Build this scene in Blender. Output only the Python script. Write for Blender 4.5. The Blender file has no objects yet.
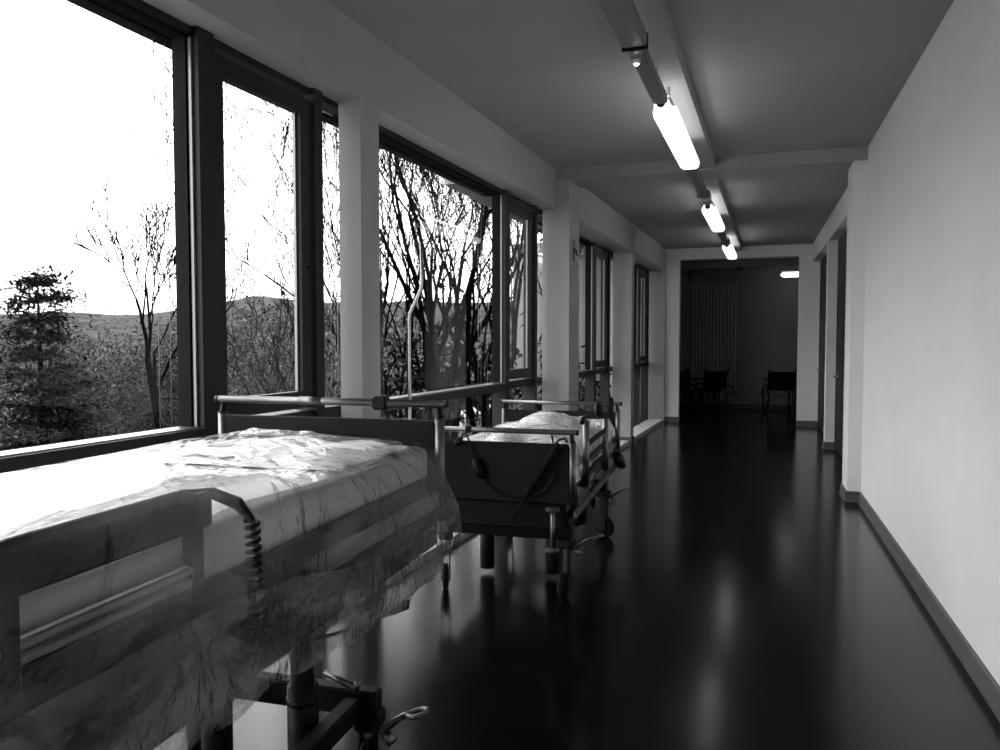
import bpy, math, random
from mathutils import Vector, Matrix, noise
C = bpy.context.scene.collection
R = math.radians
rnd = random.Random(7)

# ------------------------------------------------------------------ materials
def nodes(name):
    m = bpy.data.materials.new(name); m.use_nodes = True
    nt = m.node_tree
    return m, nt, nt.nodes, nt.links, nt.nodes['Principled BSDF']

def mat(name, v, rough=.5, metal=0., spec=.5, var=.0, scale=8., bump=0., bscale=60., coat=0.):
    m, nt, N, L, b = nodes(name)
    b.inputs['Roughness'].default_value = rough
    b.inputs['Metallic'].default_value = metal
    b.inputs['Specular IOR Level'].default_value = spec
    b.inputs['Coat Weight'].default_value = coat
    tc = N.new('ShaderNodeTexCoord')
    nz = N.new('ShaderNodeTexNoise'); nz.inputs['Scale'].default_value = scale; nz.inputs['Detail'].default_value = 5
    L.new(tc.outputs['Object'], nz.inputs['Vector'])
    cr = N.new('ShaderNodeValToRGB')
    a, c = max(0, v*(1-var)), min(1, v*(1+var))
    cr.color_ramp.elements[0].position = .35; cr.color_ramp.elements[0].color = (a, a, a, 1)
    cr.color_ramp.elements[1].position = .65; cr.color_ramp.elements[1].color = (c, c, c, 1)
    L.new(nz.outputs['Fac'], cr.inputs['Fac']); L.new(cr.outputs['Color'], b.inputs['Base Color'])
    if bump > 0:
        n2 = N.new('ShaderNodeTexNoise'); n2.inputs['Scale'].default_value = bscale; n2.inputs['Detail'].default_value = 4
        L.new(tc.outputs['Object'], n2.inputs['Vector'])
        bp = N.new('ShaderNodeBump'); bp.inputs['Strength'].default_value = bump; bp.inputs['Distance'].default_value = .01
        L.new(n2.outputs['Fac'], bp.inputs['Height']); L.new(bp.outputs['Normal'], b.inputs['Normal'])
    return m

def emit(name, s):
    m, nt, N, L, b = nodes(name)
    b.inputs['Base Color'].default_value = (.9, .9, .9, 1)
    b.inputs['Emission Color'].default_value = (1, 1, 1, 1); b.inputs['Emission Strength'].default_value = s
    return m

def schlick(N, L, normal=None, f0=.04):
    """two-sided Fresnel factor (Schlick) for thin sheets"""
    g = N.new('ShaderNodeNewGeometry'); d = N.new('ShaderNodeVectorMath'); d.operation = 'DOT_PRODUCT'
    L.new(g.outputs['Incoming'], d.inputs[0]); L.new(normal if normal is not None else g.outputs['Normal'], d.inputs[1])
    def mth(op, a, b):
        n = N.new('ShaderNodeMath'); n.operation = op; n.use_clamp = op != 'ABSOLUTE'
        for i, v in enumerate((a, b)):
            if v is None: continue
            if isinstance(v, (int, float)): n.inputs[i].default_value = v
            else: L.new(v, n.inputs[i])
        return n.outputs[0]
    c = mth('ABSOLUTE', d.outputs['Value'], None)
    o = mth('SUBTRACT', 1., c); p = mth('POWER', o, 5.); q = mth('MULTIPLY', p, 1-f0)
    return mth('ADD', q, f0)

def glass(name, tint=.965):
    m, nt, N, L, b = nodes(name)
    N.remove(b); out = N['Material Output']
    tr = N.new('ShaderNodeBsdfTransparent'); tr.inputs['Color'].default_value = (tint, tint, tint, 1)
    gl = N.new('ShaderNodeBsdfGlossy'); gl.inputs['Roughness'].default_value = .004
    mx = N.new('ShaderNodeMixShader')
    L.new(schlick(N, L, None, .018), mx.inputs['Fac']); L.new(tr.outputs[0], mx.inputs[1]); L.new(gl.outputs[0], mx.inputs[2])
    L.new(mx.outputs[0], out.inputs['Surface'])
    return m

def film(name, body=.28, tint=.8, scale=(3, 9, 3), f0=.03):
    """thin milky polythene: see-through, a bit of scatter, glossy folds"""
    m, nt, N, L, b = nodes(name)
    N.remove(b); out = N['Material Output']
    tc = N.new('ShaderNodeTexCoord')
    mp = N.new('ShaderNodeMapping'); mp.inputs['Scale'].default_value = scale; mp.inputs['Rotation'].default_value = (0, 0, .35)
    L.new(tc.outputs['Object'], mp.inputs['Vector'])
    w = N.new('ShaderNodeTexNoise'); w.inputs['Scale'].default_value = 2.2; w.inputs['Detail'].default_value = 4
    w.inputs['Roughness'].default_value = .55; w.inputs['Distortion'].default_value = .7
    L.new(mp.outputs[0], w.inputs['Vector'])
    bp = N.new('ShaderNodeBump'); bp.inputs['Strength'].default_value = .5; bp.inputs['Distance'].default_value = .05
    # sharp creases: edges of a warped cell pattern
    vm = N.new('ShaderNodeVectorMath'); vm.operation = 'MULTIPLY_ADD'
    L.new(w.outputs['Color'], vm.inputs[0]); vm.inputs[1].default_value = (.9, .9, .9); L.new(mp.outputs[0], vm.inputs[2])
    vo = N.new('ShaderNodeTexVoronoi'); vo.feature = 'DISTANCE_TO_EDGE'; vo.inputs['Scale'].default_value = 2.4
    L.new(vm.outputs[0], vo.inputs['Vector'])
    cm = N.new('ShaderNodeMapRange'); cm.inputs['From Max'].default_value = .30; cm.inputs['To Min'].default_value = .55; cm.inputs['To Max'].default_value = 0
    L.new(vo.outputs['Distance'], cm.inputs['Value'])
    ad = N.new('ShaderNodeMath'); ad.operation = 'ADD'; L.new(w.outputs['Fac'], ad.inputs[0]); L.new(cm.outputs[0], ad.inputs[1])
    L.new(ad.outputs[0], bp.inputs['Height'])
    mp2 = N.new('ShaderNodeMapping'); mp2.inputs['Scale'].default_value = (1.6, 1.3, 5.5); mp2.inputs['Rotation'].default_value = (.25, 0, 0)
    L.new(tc.outputs['Object'], mp2.inputs['Vector'])
    w2 = N.new('ShaderNodeTexNoise'); w2.inputs['Scale'].default_value = 1.7; w2.inputs['Detail'].default_value = 3; w2.inputs['Distortion'].default_value = .6
    L.new(mp2.outputs[0], w2.inputs['Vector'])
    tr = N.new('ShaderNodeBsdfTransparent'); tr.inputs['Color'].default_value = (.93, .93, .93, 1)
    df = N.new('ShaderNodeBsdfDiffuse'); df.inputs['Color'].default_value = (tint, tint, tint, 1)
    tl = N.new('ShaderNodeBsdfTranslucent'); tl.inputs['Color'].default_value = (tint, tint, tint, 1)
    gl = N.new('ShaderNodeBsdfGlossy'); gl.inputs['Roughness'].default_value = .20
    gl.inputs['Color'].default_value = (.75, .75, .75, 1)
    for s in (df, tl, gl): L.new(bp.outputs['Normal'], s.inputs['Normal'])
    dt = N.new('ShaderNodeMixShader'); dt.inputs['Fac'].default_value = .35
    L.new(df.outputs[0], dt.inputs[1]); L.new(tl.outputs[0], dt.inputs[2])
    cr = N.new('ShaderNodeMapRange'); cr.inputs['From Min'].default_value = .4; cr.inputs['From Max'].default_value = .68
    cr.inputs['To Min'].default_value = body*.15; cr.inputs['To Max'].default_value = min(1, body*4.5)
    L.new(w2.outputs['Fac'], cr.inputs['Value'])
    m1 = N.new('ShaderNodeMixShader'); L.new(cr.outputs[0], m1.inputs['Fac'])
    L.new(tr.outputs[0], m1.inputs[1]); L.new(dt.outputs[0], m1.inputs[2])
    m2 = N.new('ShaderNodeMixShader'); L.new(schlick(N, L, bp.outputs['Normal'], f0), m2.inputs['Fac'])
    L.new(m1.outputs[0], m2.inputs[1]); L.new(gl.outputs[0], m2.inputs[2])
    L.new(m2.outputs[0], out.inputs['Surface'])
    return m

def floor_mat():
    m, nt, N, L, b = nodes('linoleum_floor')
    tc = N.new('ShaderNodeTexCoord')
    nz = N.new('ShaderNodeTexNoise'); nz.inputs['Scale'].default_value = 3; nz.inputs['Detail'].default_value = 6
    L.new(tc.outputs['Object'], nz.inputs['Vector'])
    cr = N.new('ShaderNodeValToRGB')
    cr.color_ramp.elements[0].color = (.002, .002, .002, 1); cr.color_ramp.elements[1].color = (.004, .004, .004, 1)
    L.new(nz.outputs['Fac'], cr.inputs['Fac']); L.new(cr.outputs['Color'], b.inputs['Base Color'])
    mr = N.new('ShaderNodeMapRange'); mr.inputs['To Min'].default_value = .13; mr.inputs['To Max'].default_value = .20
    L.new(nz.outputs['Fac'], mr.inputs['Value']); L.new(mr.outputs[0], b.inputs['Roughness'])
    n2 = N.new('ShaderNodeTexNoise'); n2.inputs['Scale'].default_value = 90; n2.inputs['Detail'].default_value = 2
    L.new(tc.outputs['Object'], n2.inputs['Vector'])
    bp = N.new('ShaderNodeBump'); bp.inputs['Strength'].default_value = .05; bp.inputs['Distance'].default_value = .004
    L.new(n2.outputs['Fac'], bp.inputs['Height']); L.new(bp.outputs['Normal'], b.inputs['Normal'])
    b.inputs['Specular IOR Level'].default_value = .26
    return m

M = dict(
    floor=floor_mat(),
    wall=mat('white_wall_paint', .67, .75, var=.035, scale=1.6, bump=.12, bscale=120),
    endwall=mat('end_wall_lit_paint', .75, .75, var=.03, scale=2),  # raised above the other walls, window light put into the colour
    lwall=mat('window_wall_shaded_paint', .40, .8, var=.03, scale=2, bump=.1, bscale=120),  # backlit shade of the window side is put into this grey
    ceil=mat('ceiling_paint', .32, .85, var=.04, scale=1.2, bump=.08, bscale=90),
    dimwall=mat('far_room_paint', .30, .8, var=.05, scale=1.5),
    base=mat('baseboard_vinyl', .085, .45, var=.08),
    sill=mat('light_sill_stone', .55, .35, var=.06),
    frame=mat('anodised_window_frame', .024, .5, spec=.2, metal=.0, var=.05),
    framel=mat('window_frame_bead', .25, .3, metal=.4),
    gasket=mat('black_gasket', .006, .7, spec=.1),
    door=mat('dark_door_leaf', .015, .5, spec=.15, var=.1),
    alu=mat('brushed_aluminium', .17, .42, metal=1., var=.05, scale=40),
    chrome=mat('chrome', .5, .16, metal=1.),
    steel=mat('dull_steel_tube', .15, .35, metal=.9),
    board=mat('laminate_bed_board', .012, .5, spec=.08, var=.05, scale=4),
    dark=mat('dark_powder_coat', .006, .5, spec=.12, var=.05),
    black=mat('black_plastic', .004, .45, spec=.15),
    rubber=mat('rubber_tyre', .005, .7, spec=.1),
    greyp=mat('grey_plastic', .05, .5, spec=.2),
    mattress=mat('shaded_mattress_cover', .38, .8, var=.04, scale=6, bump=.25, bscale=30),  # cover greyed so the mattress sides look shaded
    linen=mat('white_linen', .95, .8, var=.03, scale=12, bump=.4, bscale=25),
    trunk_m=mat('grey_lamp_trunking', .16, .45),
    trunkw=mat('white_lamp_housing', .6, .4),
    duct=mat('ceiling_duct_paint', .33, .7),
    lamp=emit('lamp_diffuser', 1.9),
    uplight=emit('added_ceiling_uplight', 8.),
    led=emit('small_led', 30.),
    farlamp=emit('far_lamp_diffuser', 2.2),
    glass=glass('window_glass'),
    film=film('polythene_film', .045, .8, (1.2, 1.6, 1.2)),
    filmfold=film('doubled_polythene', .45, .30, (2, 3, 2)),
    film2=film('thick_polythene', .12, .95, (3, 3, 3), .05),
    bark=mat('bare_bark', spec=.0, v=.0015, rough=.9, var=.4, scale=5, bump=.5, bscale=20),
    barkl=mat('pale_bark', spec=.03, v=.03, rough=.9, var=.3, scale=5),
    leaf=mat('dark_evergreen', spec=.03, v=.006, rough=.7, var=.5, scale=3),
    leafg=mat('grey_undergrowth', spec=.05, v=.015, rough=.8, var=.7, scale=1.4),
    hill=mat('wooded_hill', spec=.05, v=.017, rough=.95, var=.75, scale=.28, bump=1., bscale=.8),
    ground=mat('rough_ground', spec=.05, v=.03, rough=.95, var=.5, scale=.4),
    road=mat('pale_road', .20, .9),
    housew=mat('pale_house_wall', .35, .8),
    roof=mat('dark_roof', .05, .8),
    radi=mat('radiator_enamel', .5, .5),
    seat=mat('black_vinyl_seat', .005, .6, spec=.15),
    tape=mat('dark_floor_tape', .004, .8),
)

# ------------------------------------------------------------------ mesh helpers
class MB:
    def __init__(s): s.v = []; s.f = []; s.sm = []
    def add(s, vs, fs, smooth=False):
        o = len(s.v); s.v += [tuple(p) for p in vs]
        for f in fs: s.f.append([i+o for i in f]); s.sm.append(smooth)
        return s
    def prism(s, poly, z0, z1):
        n = len(poly)
        a = sum(poly[i][0]*poly[(i+1) % n][1]-poly[(i+1) % n][0]*poly[i][1] for i in range(n))
        if a < 0: poly = poly[::-1]
        vs = [(x, y, z0) for x, y in poly]+[(x, y, z1) for x, y in poly]
        fs = [list(range(n))[::-1], list(range(n, 2*n))]+[[i, (i+1) % n, (i+1) % n+n, i+n] for i in range(n)]
        return s.add(vs, fs)
    def box(s, x0, x1, y0, y1, z0, z1):
        return s.prism([(min(x0, x1), min(y0, y1)), (max(x0, x1), min(y0, y1)), (max(x0, x1), max(y0, y1)), (min(x0, x1), max(y0, y1))], min(z0, z1), max(z0, z1))
    def rbox(s, x0, x1, y0, y1, z0, z1, r=.004):
        """box with chamfered edges all round"""
        x0, x1 = sorted((x0, x1)); y0, y1 = sorted((y0, y1)); z0, z1 = sorted((z0, z1))
        r = min(r, (x1-x0)/2.2, (y1-y0)/2.2, (z1-z0)/2.2)
        def ring(d, z): return [(x0+d+r, y0+d, z), (x1-d-r, y0+d, z), (x1-d, y0+d+r, z), (x1-d, y1-d-r, z), (x1-d-r, y1-d, z), (x0+d+r, y1-d, z), (x0+d, y1-d-r, z), (x0+d, y0+d+r, z)]
        rs = [ring(r, z0), ring(0, z0+r), ring(0, z1-r), ring(r, z1)]
        vs = [p for q in rs for p in q]; fs = [list(range(8))[::-1], list(range(24, 32))]
        for k in range(3):
            for i in range(8): fs.append([k*8+i, k*8+(i+1) % 8, (k+1)*8+(i+1) % 8, (k+1)*8+i])
        return s.add(vs, fs)
    def tube(s, pts, r, n=10, cap=True, sx=1.):
        pts = [Vector(p) for p in pts]
        rs = r if isinstance(r, (list, tuple)) else [r]*len(pts)
        t0 = (pts[1]-pts[0]).normalized()
        ref = Vector((0, 0, 1)) if abs(t0.z) < .9 else Vector((1, 0, 0))
        a = t0.cross(ref).normalized(); vs = []; fs = []
        for i, p in enumerate(pts):
            if i == 0: t = pts[1]-pts[0]
            elif i == len(pts)-1: t = pts[-1]-pts[-2]
            else: t = (pts[i]-pts[i-1]).normalized()+(pts[i+1]-pts[i]).normalized()
            t = t.normalized() if t.length > 1e-9 else t0
            a = (a-t*a.dot(t)); a = a.normalized() if a.length > 1e-6 else t.orthogonal().normalized()
            b = t.cross(a)
            for k in range(n):
                q = 2*math.pi*k/n; vs.append(p+a*math.cos(q)*rs[i]*sx+b*math.sin(q)*rs[i])
        for i in range(len(pts)-1):
            for k in range(n): fs.append([i*n+k, i*n+(k+1) % n, (i+1)*n+(k+1) % n, (i+1)*n+k])
        s.add(vs, fs, True)
        if cap and n > 3:
            o = len(s.v)-len(vs)
            s.f.append([o+k for k in range(n)][::-1]); s.sm.append(False)
            s.f.append([o+(len(pts)-1)*n+k for k in range(n)]); s.sm.append(False)
        return s
    def lathe(s, prof, org=(0, 0, 0), axis='z', n=24):
        """prof: (r, h) pairs; closed at both ends"""
        vs = []; fs = []
        for r, h in prof:
            for k in range(n):
                q = 2*math.pi*k/n; c, d = r*math.cos(q), r*math.sin(q)
                p = {'z': (c, d, h), 'x': (h, c, d), 'y': (d, h, c)}[axis]
                vs.append((p[0]+org[0], p[1]+org[1], p[2]+org[2]))
        m = len(prof)
        for i in range(m-1):
            for k in range(n): fs.append([i*n+k, i*n+(k+1) % n, (i+1)*n+(k+1) % n, (i+1)*n+k])
        s.add(vs, fs, True)
        o = len(s.v)-len(vs)
        s.f.append([o+k for k in range(n)][::-1]); s.sm.append(False)
        s.f.append([o+(m-1)*n+k for k in range(n)]); s.sm.append(False)
        return s
    def grid(s, P, smooth=True):
        h, w = len(P), len(P[0]); vs = [p for r in P for p in r]
        fs = [[i*w+j, i*w+j+1, (i+1)*w+j+1, (i+1)*w+j] for i in range(h-1) for j in range(w-1)]
        return s.add(vs, fs, smooth)
    def build(s, name, m, parent=None):
        me = bpy.data.meshes.new(name); me.from_pydata(s.v, [], s.f)
        me.polygons.foreach_set('use_smooth', s.sm); me.materials.append(M[m] if isinstance(m, str) else m)
        me.update()
        o = bpy.data.objects.new(name, me); C.objects.link(o)
        if parent is not None: o.parent = parent
        return o

def empty(name, loc=(0, 0, 0), rz=0.):
    o = bpy.data.objects.new(name, None); C.objects.link(o)
    o.location = loc; o.rotation_euler = (0, 0, rz); o.empty_display_size = .2
    return o
def tag(o, label=None, cat=None, group=None, kind=None):
    if label: o['label'] = label
    if cat: o['category'] = cat
    if group: o['group'] = group
    if kind: o['kind'] = kind
    return o
def structure(name, mb, m, parent=None):
    o = mb.build(name, m, parent)
    if parent is None: o['kind'] = 'structure'
    return o
def copy_tree(o, parent=None):
    c = o.copy(); C.objects.link(c); c.parent = parent
    for ch in list(o.children): copy_tree(ch, c)
    return c
def helix(p0, p1, turns, r, per=10, sag=0.):
    p0, p1 = Vector(p0), Vector(p1); d = (p1-p0); t = d.normalized()
    a = t.orthogonal().normalized(); b = t.cross(a); out = []
    for i in range(turns*per+1):
        k = i/(turns*per); q = 2*math.pi*turns*k
        p = p0+d*k+a*math.cos(q)*r+b*math.sin(q)*r; p.z -= sag*4*k*(1-k)
        out.append(p)
    return out

# ------------------------------------------------------------------ the corridor
def W1(y): return -2.296+.043*y            # window wall plane, near half
def W2(y): return -2.122+.0394*y           # window wall plane, far half
def G(y): return -2.436+.043*y             # inner face of the glazing frames
XR = .970; H1 = 3.275; H2 = 3.19
YB, YE = -4.0, 14.5                        # back and end of corridor

mb = MB(); mb.box(-6, 4, YB-.3, 18.5, -.25, 0.0); structure('floor', mb, 'floor')
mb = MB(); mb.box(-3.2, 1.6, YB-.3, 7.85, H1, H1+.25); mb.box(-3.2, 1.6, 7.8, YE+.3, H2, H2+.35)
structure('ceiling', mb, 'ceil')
mb = MB(); mb.box(-2.4, 1.2, 7.79, 8.24, 3.15, 3.5); structure('trim_1', mb, 'ceil')

def seg(mb, fa, fb, y0, y1, z0, z1):       # wall piece between two slanted lines
    mb.prism([(fa(y0), y0), (fa(y1), y1), (fb(y1), y1), (fb(y0), y0)], z0, z1)
HD = 2.87
mb = MB()
BACK = lambda y: G(y)-.30
seg(mb, W1, BACK, YB, 7.8, HD, H1+.02)
seg(mb, W2, BACK, 7.8, 8.2, 3.15, H1+.02); seg(mb, G, BACK, 7.8, 8.2, 2.87, 3.15)
seg(mb, W2, BACK, 8.2, YE, 2.80, H1+.02)
mb2 = MB()
PIERS = [(.08, .28, W1), (-3.78, -3.58, W1), (3.94, 4.15, W1), (7.8, 8.2, W2), (11.2, 11.4, W2), (14.43, 14.8, W2)]
for y0, y1, w in PIERS: seg(mb, w, (lambda y: G(y)+.002) if y0 < 14 else BACK, y0, y1, 0, HD if y0 < 7 else 3.15)
seg(mb, W1, BACK, YB-.3, YB+.1, 0, H1)
structure('wall_left', mb, 'lwall')

# right wall
mb = MB()
mb.box(XR, XR+.5, YB-.3, 7.8, 0, H1+.02)
mb.box(.85, 1.4, 7.8, 8.22, 0, 3.16)
mb.box(.96, 1.4, 8.22, YE, 2.88, H2+.02)
mb.box(.96, 1.4, 11.53, 11.72, 0, 2.88)
mb.box(1.13, 1.4, 8.22, YE, 0, 2.88)
structure('wall_right', mb, 'wall')
# end wall with the wide opening
mb = MB()
mb.box(-2.6, -1.30, YE, YE+.25, 0, H2+.02); mb.box(.75, 1.4, YE, YE+.25, 0, H2+.02)
mb.box(-1.30, .75, YE, YE+.25, 2.985, H2+.02)
structure('wall_end', mb, 'endwall')
mb = MB(); mb.box(-3.2, 1.6, YB-.3, YB, 0, H1+.02); structure('wall_back', mb, 'wall')
# far room
mb = MB()
mb.box(-4.3, 3.3, 18.0, 18.3, 0, 3.4); mb.box(-4.5, -4.3, 14.75, 18.3, 0, 3.4); mb.box(3.3, 3.5, 14.75, 18.3, 0, 3.4)
mb.box(-4.5, -2.6, YE, YE+.25, 0, 3.4); mb.box(1.4, 3.5, YE, YE+.25, 0, 3.4)
structure('wall_far', mb, 'dimwall')
mb = MB(); mb.box(-4.5, 3.5, YE+.25, 18.3, 3.12, 3.4); mb.box(-4.3, 3.3, 16.3, 16.6, 2.98, 3.2)
structure('trim_2', mb, 'dimwall')

# baseboards: each a slim board with a rounded lip
def board(name, p0, p1, side, h=.10, t=.016):
    p0, p1 = Vector((*p0, 0)), Vector((*p1, 0)); d = (p1-p0).normalized(); n = Vector((d.y, -d.x, 0))*side
    prof = [(0, 0), (t+.012, 0), (t+.012, .008), (t, .014), (t, h-.006), (t-.005, h), (0, h)]
    mb = MB(); vs = []
    for p in (p0, p1):
        for a, z in prof: vs.append(p+n*a+Vector((0, 0, z)))
    k = len(prof)
    mb.add(vs, [[i, (i+1) % k, (i+1) % k+k, i+k] for i in range(k)]+[list(range(k)), list(range(k, 2*k))[::-1]])
    return mb
def merge(ms):
    o = MB()
    for m in ms: o.add(m.v, m.f)
    return o
structure('baseboard_right', merge([board('', (XR, YB), (XR, 7.8), -1), board('', (.85, 7.8), (.85, 8.22), -1),
    board('', (.84, 7.8), (XR, 7.8), 1), board('', (.96, 11.53), (.96, 11.72), -1), board('', (.95, 11.53), (1.13, 11.53), 1),
    board('', (1.13, 8.22), (1.13, 10.2), -1), board('', (1.13, 11.72), (1.13, 13.1), -1)]), 'base')
structure('baseboard_left', merge([board('', (W1(3.94), 3.94), (W1(4.15), 4.15), 1), board('', (W1(.08), .08), (W1(.28), .28), 1),
    board('', (W2(7.8), 7.8), (W2(8.2), 8.2), 1), board('', (W2(7.8)-.14, 7.8), (W2(7.8)+.01, 7.8), 1),
    board('', (W2(11.2), 11.2), (W2(11.4), 11.4), 1), board('', (W2(11.2)-.25, 11.2), (W2(11.2)+.01, 11.2), 1)]), 'base')
structure('baseboard_end', merge([board('', (-1.56, YE), (-1.29, YE), 1), board('', (.74, YE), (1.13, YE), 1)]), 'base')
structure('baseboard_far', merge([board('', (-4.3, 18.0), (3.3, 18.0), 1)]), 'base')

# ------------------------------------------------------------------ windows
def ybox(mb, y0, y1, o0, o1, z0, z1):      # box following the glazing line, offsets outward
    seg(mb, lambda y: G(y)-o0, lambda y: G(y)-o1, y0, y1, z0, z1)
def window(n, ya, yb, yp, zt=2.87, slit=True):
    """ya..yb glazing module, yp: near face of the pier behind which it ends"""
    ma, mc, md = yp-1.11, yp-1.01, yp-.235
    fr = MB()
    ybox(fr, ya, yb, .03, .125, zt-.035, zt+.03)          # head
    ybox(fr, ya, yb, .02, .16, 0.0, .07)                # foot
    for a, b, o in ((ma, mc, 0.), (md, md+.075, 0.), (ya, ya+.05, .03))[:3 if n == 1 else 2]:
        ybox(fr, a, b, o, .125, .03, zt+.02)
    ybox(fr, ya, ma+.02, -.02, .15, 1.05, 1.115)        # transom
    ybox(fr, mc, md, .03, .15, 1.05, 1.12)
    ybox(fr, md+.07, yb, .05, .15, 1.05, 1.12)
    w = structure('window_%d' % n, fr, 'frame')
    # casement sash
    s = MB(); y0, y1, z0, z1, t = mc+.012, md-.012, 1.14, zt-.07, .09
    ybox(s, y0, y0+t*.75, .02, .068, z0, z1); ybox(s, y1-t, y1, .02, .068, z0, z1)
    ybox(s, y0+t*.75, y1-t, .02, .068, z0, z0+t); ybox(s, y0+t*.75, y1-t, .02, .068, z1-t, z1)
    sash = s.build('sash', 'frame', w)
    b = MB()
    for a, c, d, e in ((y1-t-.012, y1-t, z0+t, z1-t), ):
        ybox(b, a, c, .045, .06, d, e)
    b.build('glazing_bead', 'framel', sash)
    h = MB(); yy = y1-t*.4; xx = G(yy)-.02
    h.lathe([(.006, -.002), (.011, 0), (.011, .008), (.006, .010)], (xx, yy, 1.90), 'x', 14)
    h.build('window_lock', 'black', sash)
    g = MB(); ybox(g, y0+t*.7, y1-t*.9, .055, .065, z0+t*.8, z1-t*.8); g.build('pane', 'glass', w)
    # gaskets and beads of the fixed light
    b = MB(); ybox(b, ma-.022, ma-.002, .05, .12, 1.12, zt-.03); ybox(b, ya+.05, ma, .05, .12, zt-.05, zt-.035)
    b.build('gasket', 'gasket', w)
    b = MB(); ybox(b, ma-.012, ma-.001, .030, .045, 1.12, zt-.05); b.build('glazing_bead', 'framel', w)
    b = MB(); ybox(b, ya+.05, ma-.03, .0, .10, 1.115, 1.121); b.build('transom_cap', 'alu', w)
    for (a, c, d, e) in ((ya+.04, ma+.01, 1.10, zt-.03), (ya+.04, ma+.01, .06, 1.06), (mc-.01, md+.01, .06, 1.06), (md+.07, yb, 1.1, zt-.03), (md+.07, yb, .06, 1.06)):
        g = MB(); ybox(g, a, c, .105, .115, d, e); g.build('pane', 'glass', w)
    return w
mods = [(1, -3.70, .16, .08, HD), (2, .16, 4.02, 3.94, HD), (3, 4.02, 7.95, 7.8, HD), (4, 7.95, 11.28, 11.2, 2.80), (5, 11.28, 14.45, 14.43, 2.80)]
for n, a, b, p, zt in mods: window(n, a, b, p, zt)
# low light sills under the glazing
for i, (a, b, w) in enumerate([(.28, 3.94, W1), (4.15, 7.8, W1), (8.2, 11.2, W2), (11.4, 14.43, W2)]):
    mb = MB(); seg(mb, lambda y: w(y)-.015, lambda y: G(y)-.02, a, b, 0, .055)
    seg(mb, lambda y: w(y)-.0, lambda y: w(y)-.03, a, b, 0.0, .035)
    structure('trim_%d' % (i+3), mb, 'sill')

# rolled up outside blinds with their guide wires
def blind(y0, y1, label, zt=2.87):
    r = empty('external_blind', (G(y0)-.2, y0, zt-.25))
    ox, oy, oz = r.location
    def yb2(mb, a, b, o0, o1, z0, z1):
        m2 = MB(); ybox(m2, a, b, o0, o1, z0, z1); mb.add([(x-ox, y-oy, z-oz) for x, y, z in m2.v], m2.f)
    m = MB(); yb2(m, y0, y1, +.20, .30, zt+.075, zt+.2); m.build('blind_box', 'greyp', r)
    m = MB()
    for k in range(9): yb2(m, y0+.01, y1-.01, .215, .285, zt+.074-.005*k-.003, zt+.074-.005*k)
    m.build('slat_stack', 'framel', r)
    m = MB(); yb2(m, y0, y1, .21, .29, zt-.015, zt+.03); m.build('bottom_rail', 'gasket', r)
    for yy in ((y1-.24, y1-.17, y0+.2) if y1-y0 > 1 else (y1-.05,)):
        m = MB(); x = G(yy)-.25-ox; m.tube([(x, yy-oy, zt-.0-oz), (x, yy-oy, .1-oz)], .0022, 5); m.build('guide_wire', 'steel', r)
    tag(r, label, 'blind'); return r
blind(.25, 3.08, 'raised outside blind above the foreground window over the film-covered bed')
blind(4.12, 6.90, 'raised outside blind above the middle window filled with bare trees')
blind(3.93, 4.09, 'narrow raised blind in the glass slit beside the first wall pier')

# ------------------------------------------------------------------ doors in the right hand niches
for n, y0, y1 in ((1, 10.35, 11.42), (2, 13.2, 14.35)):
    m = MB(); x = 1.128
    m.box(x-.05, x, y0-.06, y0, 0, 2.2); m.box(x-.05, x, y1, y1+.06, 0, 2.2); m.box(x-.05, x, y0-.06, y1+.06, 2.2, 2.87)
    d = structure('door_%d' % n, m, 'door')
    m = MB(); m.rbox(x-.04, x, y0, y1, .01, 2.2, .004); m.build('door_leaf', 'door', d)
    m = MB(); yy = y1-.12
    m.lathe([(.012, -.0), (.028, 0), (.028, -.008), (.012, -.012)], (x-.04, yy, 1.02), 'x', 14)
    m.tube([(x-.04, yy, 1.02), (x-.09, yy, 1.02), (x-.095, yy-.02, 1.02), (x-.095, yy-.13, 1.02)], .010, 8)
    m.build('door_handle', 'chrome', d)

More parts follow.
